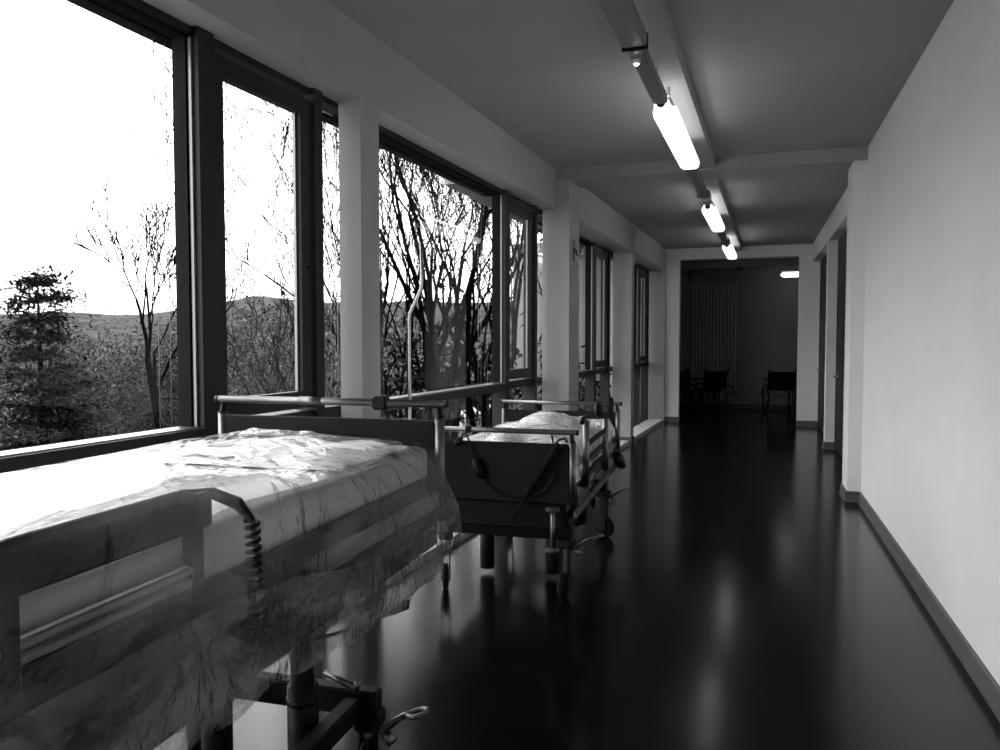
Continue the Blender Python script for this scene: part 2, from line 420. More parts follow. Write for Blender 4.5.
# ------------------------------------------------------------------ ceiling lights
def LX(y): return -.680+.0235*y
m = MB(); m.prism([(LX(YB)-.10, YB), (LX(YB)+.12, YB), (LX(7.79)+.12, 7.79), (LX(7.79)-.10, 7.79)], 3.18, H1)
o = m.build('cable_duct', 'duct'); tag(o, 'pale ceiling duct above the nearest lamp, running to the cross beam', 'cable duct')
m = MB(); m.prism([(LX(8.24)-.10, 8.24), (LX(8.24)+.12, 8.24), (LX(14.4)+.12, 14.4), (LX(14.4)-.10, 14.4)], 3.10, H2)
o = m.build('cable_duct', 'duct'); tag(o, 'pale ceiling duct beyond the cross beam, above the two farther lamps', 'cable duct')
rz = -math.atan(.0235)
def luminaire(yc, label, L=1.6, m_='lamp'):
    zl = 2.93 if yc < 7.8 else 2.88
    r = empty('ceiling_lamp', (LX(yc), yc, zl), rz)
    # diffuser: rounded trough
    m = MB(); prof = [(.045, .075), (.074, .070), (.080, .045), (.074, .015), (.05, .0)]
    pr = [(x, z) for x, z in prof]+[(-x, z) for x, z in prof[::-1]]
    P = []
    for y, s in ((-L/2, .86), (-L/2+.012, .96), (-L/2+.04, 1), (L/2-.04, 1), (L/2-.012, .96), (L/2, .86)):
        P.append([(x*s, y, .04+(z-.04)*s) for x, z in pr]+[(pr[0][0]*s, y, .04+(pr[0][1]-.04)*s)])
    m.grid(P, True); k = len(pr)
    m.add([p for p in P[0][:-1]], [list(range(k))]); m.add([p for p in P[-1][:-1]], [list(range(k))[::-1]])
    m.build('diffuser', m_, r)
    m = MB(); m.rbox(-.045, .045, -L/2-.17, -L/2+.0, .012, .075, .012); m.build('end_cap', 'lampcap', r)
    m = MB(); m.lathe([(.012, -.006), (.026, -.006), (.028, 0), (.02, .004)], (0, -L/2-.172, .043), 'y', 20); m.build('sensor_disc', 'greyp', r)
    m = MB(); m.rbox(-.04, .04, -L/2, L/2, .075, .13, .006); m.build('housing', 'trunkw', r)
    m = MB(); m.tube([(0, -L/2+.06, .150), (0, L/2-.06, .150)], .013, 10); m.build('added_uplight_tube', 'uplight', r)  # emitter added above the housing, hidden from below, to brighten the ceiling
    for yy in (-L/2+.2, L/2-.2):
        m = MB(); m.tube([(0, yy, .12), (0, yy, (3.18 if yc < 7.8 else 3.10)-zl)], .009, 8); m.build('hanger', 'trunkw', r)
    tag(r, label, 'ceiling lamp', 'lit lamps along the corridor ceiling'); return r
M['lampcap'] = emit('lamp_cap_glow', 1.6)
luminaire(5.88, 'nearest and largest of the lit ceiling lamps, before the cross beam')
luminaire(9.45, 'lit ceiling lamp just beyond the cross beam, middle of the row', 1.55)
luminaire(12.95, 'lit ceiling lamp farthest down the corridor, just before the dark opening', 1.5)
def trunk(y0, y1, w, label, z=2.965, h=.05, bracket=None):
    r = empty('lamp_trunking', (LX((y0+y1)/2), (y0+y1)/2, z), rz)
    l = (y1-y0)/2
    m = MB(); m.rbox(-w/2, w/2, -l, l, 0, h, .005); m.rbox(-w/2+.012, w/2-.012, -l+.01, l-.01, -.004, .006, .002)
    m.build('trunk', 'trunk_m', r)
    for yy in (-l*.6, l*.6):
        m = MB(); m.tube([(0, yy, h-.005), (0, yy, (3.18 if y0 < 7.8 else 3.10)-z)], .008, 8); m.build('hanger', 'trunkw', r)
    if bracket is not None:
        for k, yy in enumerate(bracket):
            m = MB(); m.rbox(-w/2-.018, w/2+.018, yy-y0-l-.025, yy-y0-l+.025, -.012, h+.01, .006); m.build('joint_sleeve', 'trunkw' if k else 'trunk_m', r)
    tag(r, label, 'lamp trunking'); return r
trunk(-2.0, 3.95, .125, 'wide grey trunking overhead, ending at a dark joint near the camera', 2.975, .06)
m = MB(); m.rbox(-.066, .066, -.006, .006, -.008, .07, .002); o = m.build('trunk_joint', 'gasket'); o.location = (LX(3.96), 3.96, 2.97); o.rotation_euler.z = rz
tag(o, 'thin black joint plate across the nearest ceiling trunking', 'joint plate')
trunk(3.97, 4.90, .085, 'grey trunking carrying the small bright spotlight, before the nearest lamp')
trunk(6.69, 8.50, .085, 'grey trunking between the first and second lit lamps', z=2.94, bracket=(8.0, 8.16))
trunk(10.24, 12.02, .085, 'grey trunking between the second and third lit lamps', z=2.915, bracket=(11.7,))
def spot(y, label):
    r = empty('spotlight', (LX(y)-.012, y, 2.957))
    m = MB(); m.lathe([(.012, 0), (.022, 0), (.022, -.02), (.012, -.022)], n=16); m.build('spotlight_ring', 'trunkw', r)
    m = MB(); m.lathe([(.004, -.030), (.010, -.027), (.012, -.022), (.010, -.02)], n=14); m.build('bulb', 'led', r)
    tag(r, label, 'spotlight')
spot(4.08, 'tiny bright spotlight under the near trunking')
spot(11.85, 'tiny bright spotlight just before the farthest corridor lamp')
# far room lamp, detector, wall bracket
r = empty('ceiling_lamp', (.80, 17.2, 2.83)); 
m = MB(); m.rbox(-.28, .28, -.1, .1, 0, .10, .045); m.build('diffuser', 'farlamp', r)
m = MB(); m.rbox(-.26, .26, -.08, .08, .10, .14, .006); m.tube([(0, 0, .13), (0, 0, .29)], .02, 10); m.build('housing', 'trunkw', r)
tag(r, 'small oval lamp glowing in the dark far room at upper right', 'ceiling lamp')
m = MB(); m.lathe([(.05, 0), (.05, -.02), (.035, -.045), (.015, -.05)], (-.30, 16.45, 2.98), 'z', 18); o = m.build('smoke_detector', 'greyp')
tag(o, 'small round smoke detector under the far room beam', 'smoke detector')

# ------------------------------------------------------------------ beds
def caster(parent, x, y, zt, steer=0., pedal=0, r=.075):
    """fork (part) > wheel, brake pedal"""
    m = MB()
    m.rbox(-.045, .045, -.05, .05, zt-.06, zt, .01)
    ca, sa = math.cos(steer), math.sin(steer)
    for s in (-1, 1): m.prism([(s*.021, -.035), (s*.029, -.035), (s*.029, .005), (s*.021, .005)], r*.7, zt-.05)
    m.lathe([(.03, zt-.065), (.04, zt-.05), (.04, zt-.02)], n=16)
    def place(mb): mb.v = [(ca*a-sa*b+x, sa*a+ca*b+y, c) for a, b, c in mb.v]; return mb
    f = place(m).build('caster', 'dark', parent)
    m = MB(); m.lathe([(r-.03, -.018), (r-.008, -.018), (r, -.010), (r, .010), (r-.008, .018), (r-.03, .018)], (0, -.02, r), 'x', 28)
    place(m).build('wheel', 'rubber', f)
    m = MB(); m.lathe([(.018, -.0195), (r*.62, -.0195), (r*.62, .0195), (.018, .0195)], (0, -.02, r), 'x', 20)
    place(m).build('hub', 'dark', f)
    if pedal:
        m = MB(); z = zt-.05
        z += .03; pts = [(0, 0, z-.03), (pedal*.05, .0, z-.045), (pedal*.09, .01, z-.01), (pedal*.13, .0, z+.02), (pedal*.15, -.01, z+.03)]
        m.tube(pts, [.016, .015, .012, .011, .010], 8)
        ring = [(pedal*.18+.033*math.cos(a), -.01+.028*math.sin(a), z+.038+.01*math.cos(a)) for a in [2*math.pi*k/14 for k in range(15)]]
        m.tube(ring, .009, 8)
        m.tube([(pedal*.05, .0, z-.045), (pedal*.09, -.01, z-.075)], [.013, .022], 8)
        m.v = [(a+x, b+y, c) for a, b, c in m.v]
        m.build('brake_pedal', 'steel', f)
    return f

def end_board(parent, name, y, zr, hw, sleeves=True):
    m = MB(); m.rbox(-hw+.045, hw-.045, y-.012, y+.012, zr-.39, zr-.063, .006); b = m.build(name, 'board', parent)
    for s in (-1, 1):
        m = MB(); m.tube([(s*(hw-.030), y, zr-.39), (s*(hw-.030), y, zr-.052)], .019, 14); m.build('post', 'alu', b)
        m = MB(); m.tube([(s*(hw-.030), y, zr-.055), (s*(hw-.032), y, zr-.045), (s*(hw-.036), y, zr-.005)], [.021, .013, .011], 10); m.build('post_cap', 'black', b)
        m = MB(); m.lathe([(.006, -.004), (.0145, 0), (.0152, .010), (.0152, .014)], (s*hw if s < 0 else hw-.010, y, zr), 'x', 14)
        m.build('end_cap', 'black', b)
    m = MB(); m.tube([(-hw, y, zr), (hw, y, zr)], .0145, 16); m.build('top_rail', 'alu', b)
    return b

def bed(loc, rz, zr, hw, Lb, label, side):
    r = empty('hospital_bed', loc, rz)
    hb = end_board(r, 'headboard', 0, zr, hw); fb = end_board(r, 'footboard', -Lb, zr, hw)
    zd = zr-.26
    m = MB(); 
    for s in (-1, 1):
        m.rbox(s*(hw-.05)-.02, s*(hw-.05)+.02, -Lb+.03, -.03, zd-.115, zd-.045, .005)
    for y in (-.05, -.65, -1.3, -Lb+.05): m.rbox(-hw+.06, hw-.06, y-.02, y+.02, zd-.10, zd-.05, .004)
    m.build('bed_frame', 'dark', r)
    m = MB()
    for k in range(9): m.rbox(-hw+.07, hw-.07, -Lb+.12+k*.2, -Lb+.26+k*.2, zd-.045, zd-.02, .004)
    m.build('slatted_base', 'greyp', r)
    return r, hb, fb, zd

# ---- bed 1, in the foreground, raised, under polythene
ZR1 = 1.264
b1, hb1, fb1, zd1 = bed((-1.5845, 2.645, 0), R(2.53), ZR1, .50, 1.956, '', 1)
tag(b1, 'raised hospital bed in the foreground, wrapped in clear plastic film', 'hospital bed', 'hospital beds by the windows')
m = MB(); m.tube([(-.12, 0, ZR1), (-.02, 0, ZR1)], .0165, 16); m.build('rail_sleeve', 'alu', hb1)
m = MB(); m.rbox(.20, .26, -.024, .024, ZR1-.028, ZR1+.026, .008); m.build('rail_clamp', 'black', hb1)
def mattress(parent, hw, Lb, z0, z1, name='mattress'):
    P = []
    prof = [(-1, 0), (-1.0, .25), (-1, .75), (-.985, .92), (-.94, 1), (0, 1.02), (.94, 1), (.985, .92), (1, .75), (1, .25), (1, 0)]
    ys = [-Lb+.03, -Lb+.05, -Lb+.10]+[-Lb+.10+i*(Lb-.2)/16 for i in range(1, 17)]+[-.05, -.03]
    for i, y in enumerate(ys):
        e = {0: .80, len(ys)-1: .80, 1: .95, len(ys)-2: .95}.get(i, 1)
        P.append([(x*hw*(.97 if e < 1 else 1), y, z0+(z1-z0)*(.5+(h-.5)*e)+.004*math.sin(y*7+x*3)) for x, h in prof])
    m = MB(); m.grid(P, True); k = len(prof)
    m.add(P[0], [list(range(k))[::-1]]); m.add(P[-1], [list(range(k))])
    m.add([P[0][0], P[-1][0], P[-1][-1], P[0][-1]], [[0, 1, 2, 3]])
    return m.build(name, 'mattress', parent)
o = mattress(None, .445, 1.93, zd1-.015, zd1+.105); o.matrix_local = b1.matrix_basis
o.location = b1.location; o.rotation_euler = b1.rotation_euler
tag(o, 'white mattress seen through plastic film on the foreground bed', 'mattress')
def bumpy(parent, name, m_, cx, cy, sx, sy, z0, h, seed, nx=22, ny=22, p=3., wr=.012):
    P = []
    for side in (1, -1):
        Q = []
        for i in range(ny+1):
            v = -1+2*i/ny; row = []
            for j in range(nx+1):
                u = -1+2*j/nx
                e = max(0, (1-abs(u)**p))**.5*max(0, (1-abs(v)**p))**.5
                q = noise.noise(Vector((u*2.3+seed, v*2.3, seed*1.7)))
                z = z0+h*.35+side*(h*(.65 if side > 0 else .35))*e+(wr*q*e*2 if side > 0 else 0)
                row.append((cx+u*sx, cy+v*sy, z))
            Q.append(row)
        P.append(Q)
    m = MB(); m.grid(P[0]); m.grid([r[::-1] for r in P[1]])
    return m.build(name, m_, parent)
P = []
for i in range(61):
    y = -1.88+1.80*i/60; row = []
    for j in range(25):
        x = -.435+.86*j/24; z = zd1+.112+.004*noise.noise(Vector((x*6, y*5, 1.1)))
        e = 1-min(1, (.5-abs(j/24-.5))*9)
        row.append((x+(.012*noise.noise(Vector((y*3, 2.2, 0))) if j == 24 else 0), y, z-.012*e*e))
    P.append(row)
m = MB(); m.grid(P); o = m.build('added_bright_sheet', 'linen'); o.location = b1.location; o.rotation_euler = b1.rotation_euler  # white layer added so the mattress top looks brightly lit, unlike its sides
sm = o.modifiers.new('thickness', 'SOLIDIFY'); sm.thickness = .004
tag(o, 'white sheet added to brighten the top of the foreground mattress', 'added sheet')
# folded bedding and pillow under the film
o = bumpy(None, 'pillow', 'linen', .10, -.46, .32, .26, zd1+.108, .045, 3.1); o.location = b1.location; o.rotation_euler = b1.rotation_euler
tag(o, 'white pillow at the head of the foreground bed, under the film', 'pillow')
# side rail at the near right part
def side_rail(parent, x, ya, yb, z0, z1, posts, name='side_rail', mm='alu'):
    m = MB(); s = m.rbox(x-.010, x+.010, ya, yb, z0, z0+.018, .004); m.rbox(x-.010, x+.012, ya, yb, z0+.024, z0+.042, .004)
    o = m.build(name, mm, parent)
    m = MB(); m.tube([(x, ya, z1-.03), (x, ya+.02, z1-.008), (x, ya+.06, z1), (x, yb-.06, z1), (x, yb-.02, z1-.008), (x, yb, z1-.03)], .014, 10); m.build('grab_bar', 'dark', o)
    for y in posts:
        m = MB(); m.rbox(x-.014, x+.014, y-.018, y+.018, z0-.10, z1-.005, .004); m.build('rail_post', 'dark', o)
    return o
for q in (1, -1):
    o = side_rail(b1, .478*q, -1.90, -1.415, 1.02, 1.20, (-1.85, -1.43))
    m = MB(); m.rbox(q*.478-.012, q*.478+.012, -1.90, -1.38, 1.125, 1.198, .006); m.build('rail_panel', 'dark', o)
    m = MB(); m.rbox(q*.462-.010, q*.462+.010, -1.93, -.03, .74, 1.008, .006); m.build('added_shade_panel', 'dark', b1)  # dark panel added to keep the shaded void under the mattress black
    m = MB(); m.rbox(q*.482-.010, q*.482+.010, -1.0, -.06, .89, .95, .006); m.build('side_bar', 'steel', b1)
# undercarriage
def chassis(bedo, hw, ya, yb, z0, zc, colx, coly, steers, pedals, cr=.048, bx=.16):
    m = MB()
    for s in (-1, 1): m.rbox(s*(hw-bx)-.03, s*(hw-bx)+.03, ya, yb, z0, z0+.075, .008)
    m.build('chassis_beam', 'dark', bedo)
    for y in (ya, yb):
        m = MB(); m.rbox(-hw+bx-.08, hw-bx+.08, y-.03, y+.03, z0+.005, z0+.095, .008); m.build('cross_bar', 'dark', bedo)
    for x in colx:
        for y in coly:
            m = MB(); m.tube([(x, y, .03), (x, y, .04), (x, y, z0+.16), (x, y, z0+.16)], [cr*.9, cr, cr, cr*.8], 12)
            c = m.build('lifting_column', 'dark', bedo)
            m = MB(); m.tube([(x, y, z0+.15), (x, y, zc)], cr*.78, 14); m.build('inner_tube', 'steel', c)
            m = MB(); m.lathe([(cr, z0+.10), (cr+.004, z0+.105), (cr+.004, z0+.12), (cr, z0+.125)], (x, y, 0), 'z', 14); m.build('collar', 'black', c)
    k = 0
    for y in (ya+.0, yb-.0):
        for s in (-1, 1):
            caster(bedo, s*(hw-bx+.045), y, z0+.02, steers[k], pedals[k], .078); k += 1
chassis(b1, .50, -1.70, -.36, .225, zd1-.08, (-.14, .185), (-.52, -1.45), (.3, -.2, .5, .15), (0, 0, 0, 1), .05, .20)
# pedal rod on the far bar
m = MB(); m.tube([(.20, -.40, .375), (.325, -.42, .345)], .011, 8); m.tube([(.325, -.42, .335), (.335, -.42, .375)], .012, 8); m.build('pedal_rod', 'steel', b1)

# ---- the film over bed 1
def lerp_keys(keys, t):
    for (a, A), (b, B) in zip(keys, keys[1:]):
        if t <= b:
            k = (t-a)/(b-a); k = k*k*(3-2*k)*.6+k*.4; return [[p[0]+(q[0]-p[0])*k, p[1]+(q[1]-p[1])*k] for p, q in zip(A, B)]
    return keys[-1][1]
def catmull(P, n):
    out = []
    for i in range(len(P)-1):
        p0 = P[max(0, i-1)]; p1 = P[i]; p2 = P[i+1]; p3 = P[min(len(P)-1, i+2)]
        for k in range(n):
            t = k/n
            out.append([.5*((2*p1[c])+(-p0[c]+p2[c])*t+(2*p0[c]-5*p1[c]+4*p2[c]-p3[c])*t*t+(-p0[c]+3*p1[c]-3*p2[c]+p3[c])*t**3) for c in (0, 1)])
    out.append(list(P[-1])); return out
# cross-sections, left hem -> right hem, keyed by local y
K = [
 (-2.10, [(-.55, .74), (-.535, .95), (-.50, 1.10), (-.36, 1.135), (0, 1.13), (.30, 1.15), (.46, 1.205), (.505, 1.215), (.535, 1.10), (.56, .92), (.575, .79)]),
 (-1.45, [(-.55, .74), (-.535, .95), (-.50, 1.11), (-.36, 1.135), (0, 1.13), (.28, 1.15), (.45, 1.225), (.50, 1.228), (.53, 1.10), (.555, .92), (.57, .775)]),
 (-1.20, [(-.55, .74), (-.535, .95), (-.50, 1.11), (-.36, 1.135), (0, 1.13), (.26, 1.14), (.42, 1.19), (.495, 1.18), (.53, 1.07), (.55, .90), (.56, .755)]),
 (-.92, [(-.55, .74), (-.535, .95), (-.50, 1.11), (-.34, 1.13), (0, 1.13), (.26, 1.135), (.42, 1.13), (.492, 1.10), (.535, 1.00), (.555, .86), (.565, .725)]),
 (-.60, [(-.55, .74), (-.54, .95), (-.50, 1.11), (-.30, 1.14), (.0, 1.15), (.22, 1.155), (.39, 1.14), (.485, 1.09), (.535, .97), (.555, .82), (.565, .70)]),
 (-.30, [(-.55, .74), (-.54, .95), (-.49, 1.11), (-.30, 1.15), (0, 1.16), (.22, 1.155), (.40, 1.14), (.49, 1.08), (.54, .96), (.56, .83), (.56, .71)]),
 (-.08, [(-.54, .74), (-.53, .95), (-.48, 1.10), (-.30, 1.13), (0, 1.13), (.22, 1.13), (.38, 1.125), (.465, 1.10), (.54, .95), (.565, .83), (.56, .74)]),
 (-.018, [(-.53, .76), (-.51, .93), (-.46, 1.05), (-.30, 1.09), (0, 1.09), (.22, 1.10), (.36, 1.105), (.455, 1.085), (.52, .92), (.55, .82), (.55, .77)]),
]
P = []; NY = 230
for i in range(NY+1):
    y = -2.10+i/NY*(2.10-.018)
    row = catmull(lerp_keys(K, y), 13); out = []
    n = len(row)
    for j, (x, z) in enumerate(row):
        s = j/(n-1)
        top = max(0, 1-abs((s-.52)/.24)**3) if abs(s-.52) < .24 else 0
        side = max(0, min(1, (s-.72)/.12))
        lside = max(0, min(1, (.26-s)/.10))
        # wrinkles: diagonal drapes on the top, vertical pleats on the sides
        a = noise.noise(Vector((x*5+y*3.0, y*2.2-x*3, 1.3))); bq = noise.noise(Vector((x*13-y*9, y*5, 4.1)))
        ridg = 1-abs(noise.noise(Vector((x*6.5+y*5.5, y*1.8-x*1.0, 8.2))))*2
        dz = top*(.010*a+.006*bq+.012*max(0, ridg-.45))
        hb_ = math.exp(-((y+.42)/.30)**2-((x+.12)/.26)**2)          # crumpled heap near the headboard
        dz += top*hb_*(.026*(1-abs(noise.noise(Vector((x*9+y*4, y*9-x*5, 2.2))))*2.4)+.02)
        w1 = noise.noise(Vector((y*2.6+z*2.5, z*2.4, 5.5))); w2 = 1-abs(noise.noise(Vector((y*2.4-z*5.0, z*3.8+y, 9.5))))*2
        w3 = noise.noise(Vector((y*9, z*6, 2.9)))
        dx = side*(.014*w1+.012*max(0, w2-.3)+.004*w3)*(1.2 if z < .95 else .8)-lside*(.01*w1)
        hem = side*(1 if s > .97 else 0)
        out.append((x+dx, y, z+dz+hem*.008*math.sin(y*23)))
    P.append(out)
m = MB(); m.grid(P, True)
fold = [[(r[k][0]+.006+.004*math.sin(r[k][1]*5), r[k][1], r[k][2]) for k in range(len(r)-15-int(5+3*noise.noise(Vector((r[0][1]*2.2, 1, 1)))), len(r))][-20:] for r in P]
fm = min(len(r) for r in fold); fold = [r[-fm:] for r in fold]
cov = m.build('plastic_cover', 'film'); cov.location = b1.location; cov.rotation_euler = b1.rotation_euler
f2 = MB(); f2.grid(fold, True); f2.build('doubled_hem', 'filmfold', cov)
tag(cov, 'crumpled clear plastic film draped over the foreground bed', 'plastic cover')

# coiled cable behind the film
r = empty('hand_control', b1.location, b1.rotation_euler.z)
m = MB(); m.tube(helix((.518, -1.29, 1.12), (.535, -1.30, .90), 13, .013, 12), .0055, 7); m.build('coiled_cord', 'black', r)
m = MB(); m.tube([(.44, -1.42, 1.20), (.48, -1.37, 1.19), (.505, -1.32, 1.16), (.518, -1.29, 1.12)], [.004, .012, .014, .008], 8); m.build('cord_end', 'black', r)
m = MB(); m.tube([(.535, -1.30, .90), (.53, -1.1, .78), (.52, -.8, .71), (.52, -.62, .69)], .0052, 7)
m.tube(helix((.52, -.62, .69), (.545, -.50, .675), 8, .012, 10), .0045, 6); m.build('lower_cord', 'black', r)
tag(r, 'black coiled hand control cord hanging under the foreground film', 'coiled cord')

# ---- bed 2
ZR2 = 1.009
b2, hb2, fb2, zd2 = bed((-1.458, 5.959, 0), R(2.47), ZR2, .490, 1.956, '', 1)
tag(b2, 'lowered hospital bed with white bedding in front of the second wall pier', 'hospital bed', 'hospital beds by the windows')
m = MB(); m.rbox(.385, .425, -.024, .024, ZR2-.075, ZR2+.05, .008); m.build('rail_clamp', 'black', hb2)
m = MB(); m.rbox(-.140, -.108, -1.956-.022, -1.956+.022, ZR2-.022, ZR2+.022, .006); m.build('rail_clamp', 'black', fb2)
o = mattress(None, .43, 1.93, zd2-.015, zd2+.105); o.location = b2.location; o.rotation_euler = b2.rotation_euler
tag(o, 'white mattress on the farther, lowered bed', 'mattress')
chassis(b2, .485, -1.66, -.17, .345, zd2-.08, (-.22, .21), (-1.28,), (.35, -.2, .1, 1.2), (0, 1, 0, 1))
# extra dark cladding under the foot end, and bumper rollers
m = MB(); m.rbox(-.40, .42, -1.93, -1.90, .47, .615, .006); m.build('lower_panel', 'dark', b2)
for s in (-1, 1):
    m = MB(); m.tube([(s*.36, -1.99, .37), (s*.36, -1.99, .60)], .013, 10)
    bm = m.build('bumper', 'steel', b2)
    for z in (.375, .595):
        m = MB(); m.lathe([(.02, z-.012), (.040, z-.008), (.040, z+.008), (.02, z+.012)], (s*.36, -1.99, 0), 'z', 18); m.build('bumper_roller', 'greyp', bm)
# split side rail with tall posts
sr = MB()
x = .478
sr.tube([(x, -1.76, 1.04), (x, -1.74, 1.06), (x, -1.62, 1.062), (x, -.80, .985), (x, -.76, .97)], .014, 10)
so = sr.build('side_rail', 'black', b2)
for y, z0, z1 in ((-1.62, .66, 1.045), (-.82, .62, .985)):
    m = MB(); m.tube([(x, y, z0), (x, y, z1)], .020, 12, sx=1.0); m.build('rail_post', 'alu', so)
for z in (.70, .79, .88):
    m = MB(); m.rbox(x-.008, x+.008, -1.62, -.80, z, z+.035, .004); m.build('rail_bar', 'dark', so)
m = MB(); m.tube([(x, -1.20, 1.015), (x, -1.17, 1.08), (x, -1.13, 1.095), (x, -1.10, 1.07), (x, -1.08, 1.01)], [.02, .024, .02, .022, .016], 10); m.build('release_knob', 'black', so)
m = MB(); m.rbox(x-.03, x+.0, -.72, -.06, .60, .66, .01); m.rbox(x-.02, x+.0, -1.9, -.06, .53, .575, .006); m.build('side_beam', 'steel', b2)
m = MB(); m.tube([(x+.01, -.36, .66), (x+.03, -.30, .60), (x+.03, -.12, .55), (x, -.05, .60)], .035, 10); m.build('side_motor', 'black', b2)
m = MB(); m.tube([(.30, -.95, .55), (.36, -.80, .52), (.38, -.72, .42), (.38, -.70, .34)], .016, 8); m.build('cable_hose', 'black', b2)
m = MB(); m.lathe([(.03, .30), (.07, .32), (.075, .48), (.05, .50)], (.33, -1.10, 0), 'z', 18); m.build('motor_housing', 'black', b2)

# bedding mound under clear film on bed 2
P = []; nx, ny = 70, 90
def hgt(x, y):
    z = zd2+.108-.03*max(0, min(1, (-.02-x)/.2))
    z += .155*math.exp(-((x-.12)/.26)**2-((y+1.02)/.52)**2)
    z += .075*math.exp(-((x+.03)/.11)**2-((y+1.68)/.22)**2)+.05*math.exp(-((x-.36)/.12)**2-((y+.25)/.2)**2)
    z += .055*math.exp(-((x+.1)/.3)**2-((y+.35)/.25)**2)
    q = noise.noise(Vector((x*7+y*3, y*4, 3.3))); w = 1-abs(noise.noise(Vector((x*6-y*3, y*5+x, 7.1))))*2
    return z+.016*q+.018*max(0, w-.3)
for i in range(ny+1):
    y = -1.90+1.83*i/ny; row = []
    for j in range(nx+1):
        x = -.44+.92*j/nx; z = hgt(x, y)
        e = (x-.40)/.08
        if e > 0: z -= (.10+.12*math.exp(-((y+1.6)/.3)**2))*e*e; x = .40+.05*math.sin(min(1, e)*1.5)
        e = (-x-.38)/.06
        if e > 0: z -= .07*e*e
        row.append((x, y, z))
    P.append(row)
Q = [[(a, b, zd2+.10) for a, b, c in r] for r in P]
m = MB(); m.grid(P, True)
edge = P[0]; m.add([p for p in edge]+[(a, b, zd2+.11) for a, b, c in edge], [[j, j+1, len(edge)+j+1, len(edge)+j][::-1] for j in range(len(edge)-1)], True)
r2 = m.build('duvet', 'linen'); r2.location = b2.location; r2.rotation_euler = b2.rotation_euler
tag(r2, 'heaped white duvet on the farther bed', 'duvet')
P2 = [[(a, b, c+.010+.012*abs(noise.noise(Vector((a*14, b*11, 5.)))) ) for a, b, c in r[:-3]]+[(r[-1][0]+.012, r[-1][1], r[-1][2]-.01), (r[-1][0]+.018, r[-1][1], r[-1][2]-.10-.03*math.sin(r[-1][1]*9))] for r in P[4:-4]]
m = MB(); m.grid(P2, True)
o = m.build('plastic_cover', 'film2'); o.location = b2.location; o.rotation_euler = b2.rotation_euler
tag(o, 'shiny plastic film over the duvet of the farther bed', 'plastic cover')

# power cable hanging over bed 2's foot rail
r = empty('power_cable', b2.location, b2.rotation_euler.z); yf = -1.956-.03
pts = [(-.160, yf, .958), (-.150, yf-.002, .985), (-.135, yf-.002, .99), (-.118, yf-.002, .965), (-.085, yf, .87), (-.075, yf, .84)]
m = MB(); m.tube(pts, .0055, 8); m.build('upper_cord', 'black', r)
m = MB(); m.rbox(-.188, -.150, yf-.018, yf+.018, .928, .968, .010); m.rbox(-.20, -.18, yf-.012, yf+.012, .918, .943, .004); m.build('plug', 'black', r)
m = MB(); m.tube([(-.080, yf, .855), (-.074, yf, .84), (-.046, yf, .765), (-.036, yf, .745)], [.012, .030, .030, .012], 10); m.build('transformer_box', 'black', r)
m = MB(); a = [(-.036, yf, .75), (-.01, yf, .71), (.04, yf, .675), (.10, yf, .655), (.17, yf, .645), (.24, yf, .655), (.31, yf, .69), (.355, yf, .75), (.375, yf, .82)]
m.tube(a, .0058, 8); m.build('lower_cord', 'black', r)
m = MB(); m.tube(helix((.395, yf-.01, .95), (.215, yf-.01, .67), 20, .015, 10, .0), .006, 6)
m.tube([(.215, yf-.01, .67), (.17, yf, .60), (.14, yf, .52)], .0055, 6); m.build('coiled_cord', 'black', r)
m = MB(); m.tube([(.355, yf-.01, .995), (.365, yf-.005, .94), (.39, yf, .97), (.42, yf, .98), (.44, yf, .96)], .007, 8); m.build('cord_hook', 'black', r)
tag(r, 'black power cable with plug and coil looped over the footboard of the farther bed', 'power cable')

# infusion pole at bed 2's near left corner (bent tube)
r = empty('infusion_pole', (-1.885, 4.06, 0))
m = MB(); m.tube([(0, 0, .44), (0, 0, .9), (0, 0, 1.62), (.004, 0, 1.66), (.075, 0, 1.80), (.080, 0, 1.84), (.080, 0, 2.06)], .0095, 12); m.build('pole', 'chrome', r)
m = MB()
for s in (-1, 1):
    m.tube([(.08, 0, 2.05), (.08+s*.03, 0, 2.055), (.08+s*.055, 0, 2.05), (.08+s*.06, 0, 2.07)], .004, 6)
m.build('bag_hook', 'steel', r)
m = MB(); m.rbox(-.02, .035, -.02, .02, .86, .93, .006); m.build('pole_clamp', 'black', r)
tag(r, 'thin bent chrome infusion pole rising behind the foreground bed rail', 'infusion pole')

# little chrome hook plates
def hookplate(loc, label, s=1., face='y'):
    r = empty('wall_hook', loc)
    m = MB(); m.rbox(-.045*s, .045*s, -.008, 0, -.11*s, .11*s, .003); m.build('back_plate', 'steel', r)
    for q in (-1, 0, 1):
        m = MB(); x = q*.027*s
        m.tube([(x, -.01, .02*s), (x, -.03, -.05*s), (x, -.07*s, -.07*s), (x, -.09*s, -.02*s), (x, -.085*s, .06*s)], .0065*s, 8); m.build('hook', 'chrome', r)
    tag(r, label, 'wall hook'); return r
o = hookplate((W2(8.0)+.001, 7.99, 1.5+.95), 'small shiny hook plate on the side of the second wall pier'); o.rotation_euler.z = R(90)
o = hookplate((-1.38, 17.99, 2.97), 'chrome hook glinting high at the upper left of the dark far room')
# dark tape mark on the floor
m = MB(); m.prism([(0, 0), (.055, .012), (.055, .03), (.085, .028), (.07, -.002), (.06, -.02), (.045, -.005), (0, -.012)], 0.0008, .0022)
o = m.build('tape_mark', 'tape'); o.location = (-.22, 2.72, 0); o.rotation_euler.z = .3
from math import tan
tag(o, 'small dark arrow-like tape mark on the floor beside the foreground bed', 'tape mark')

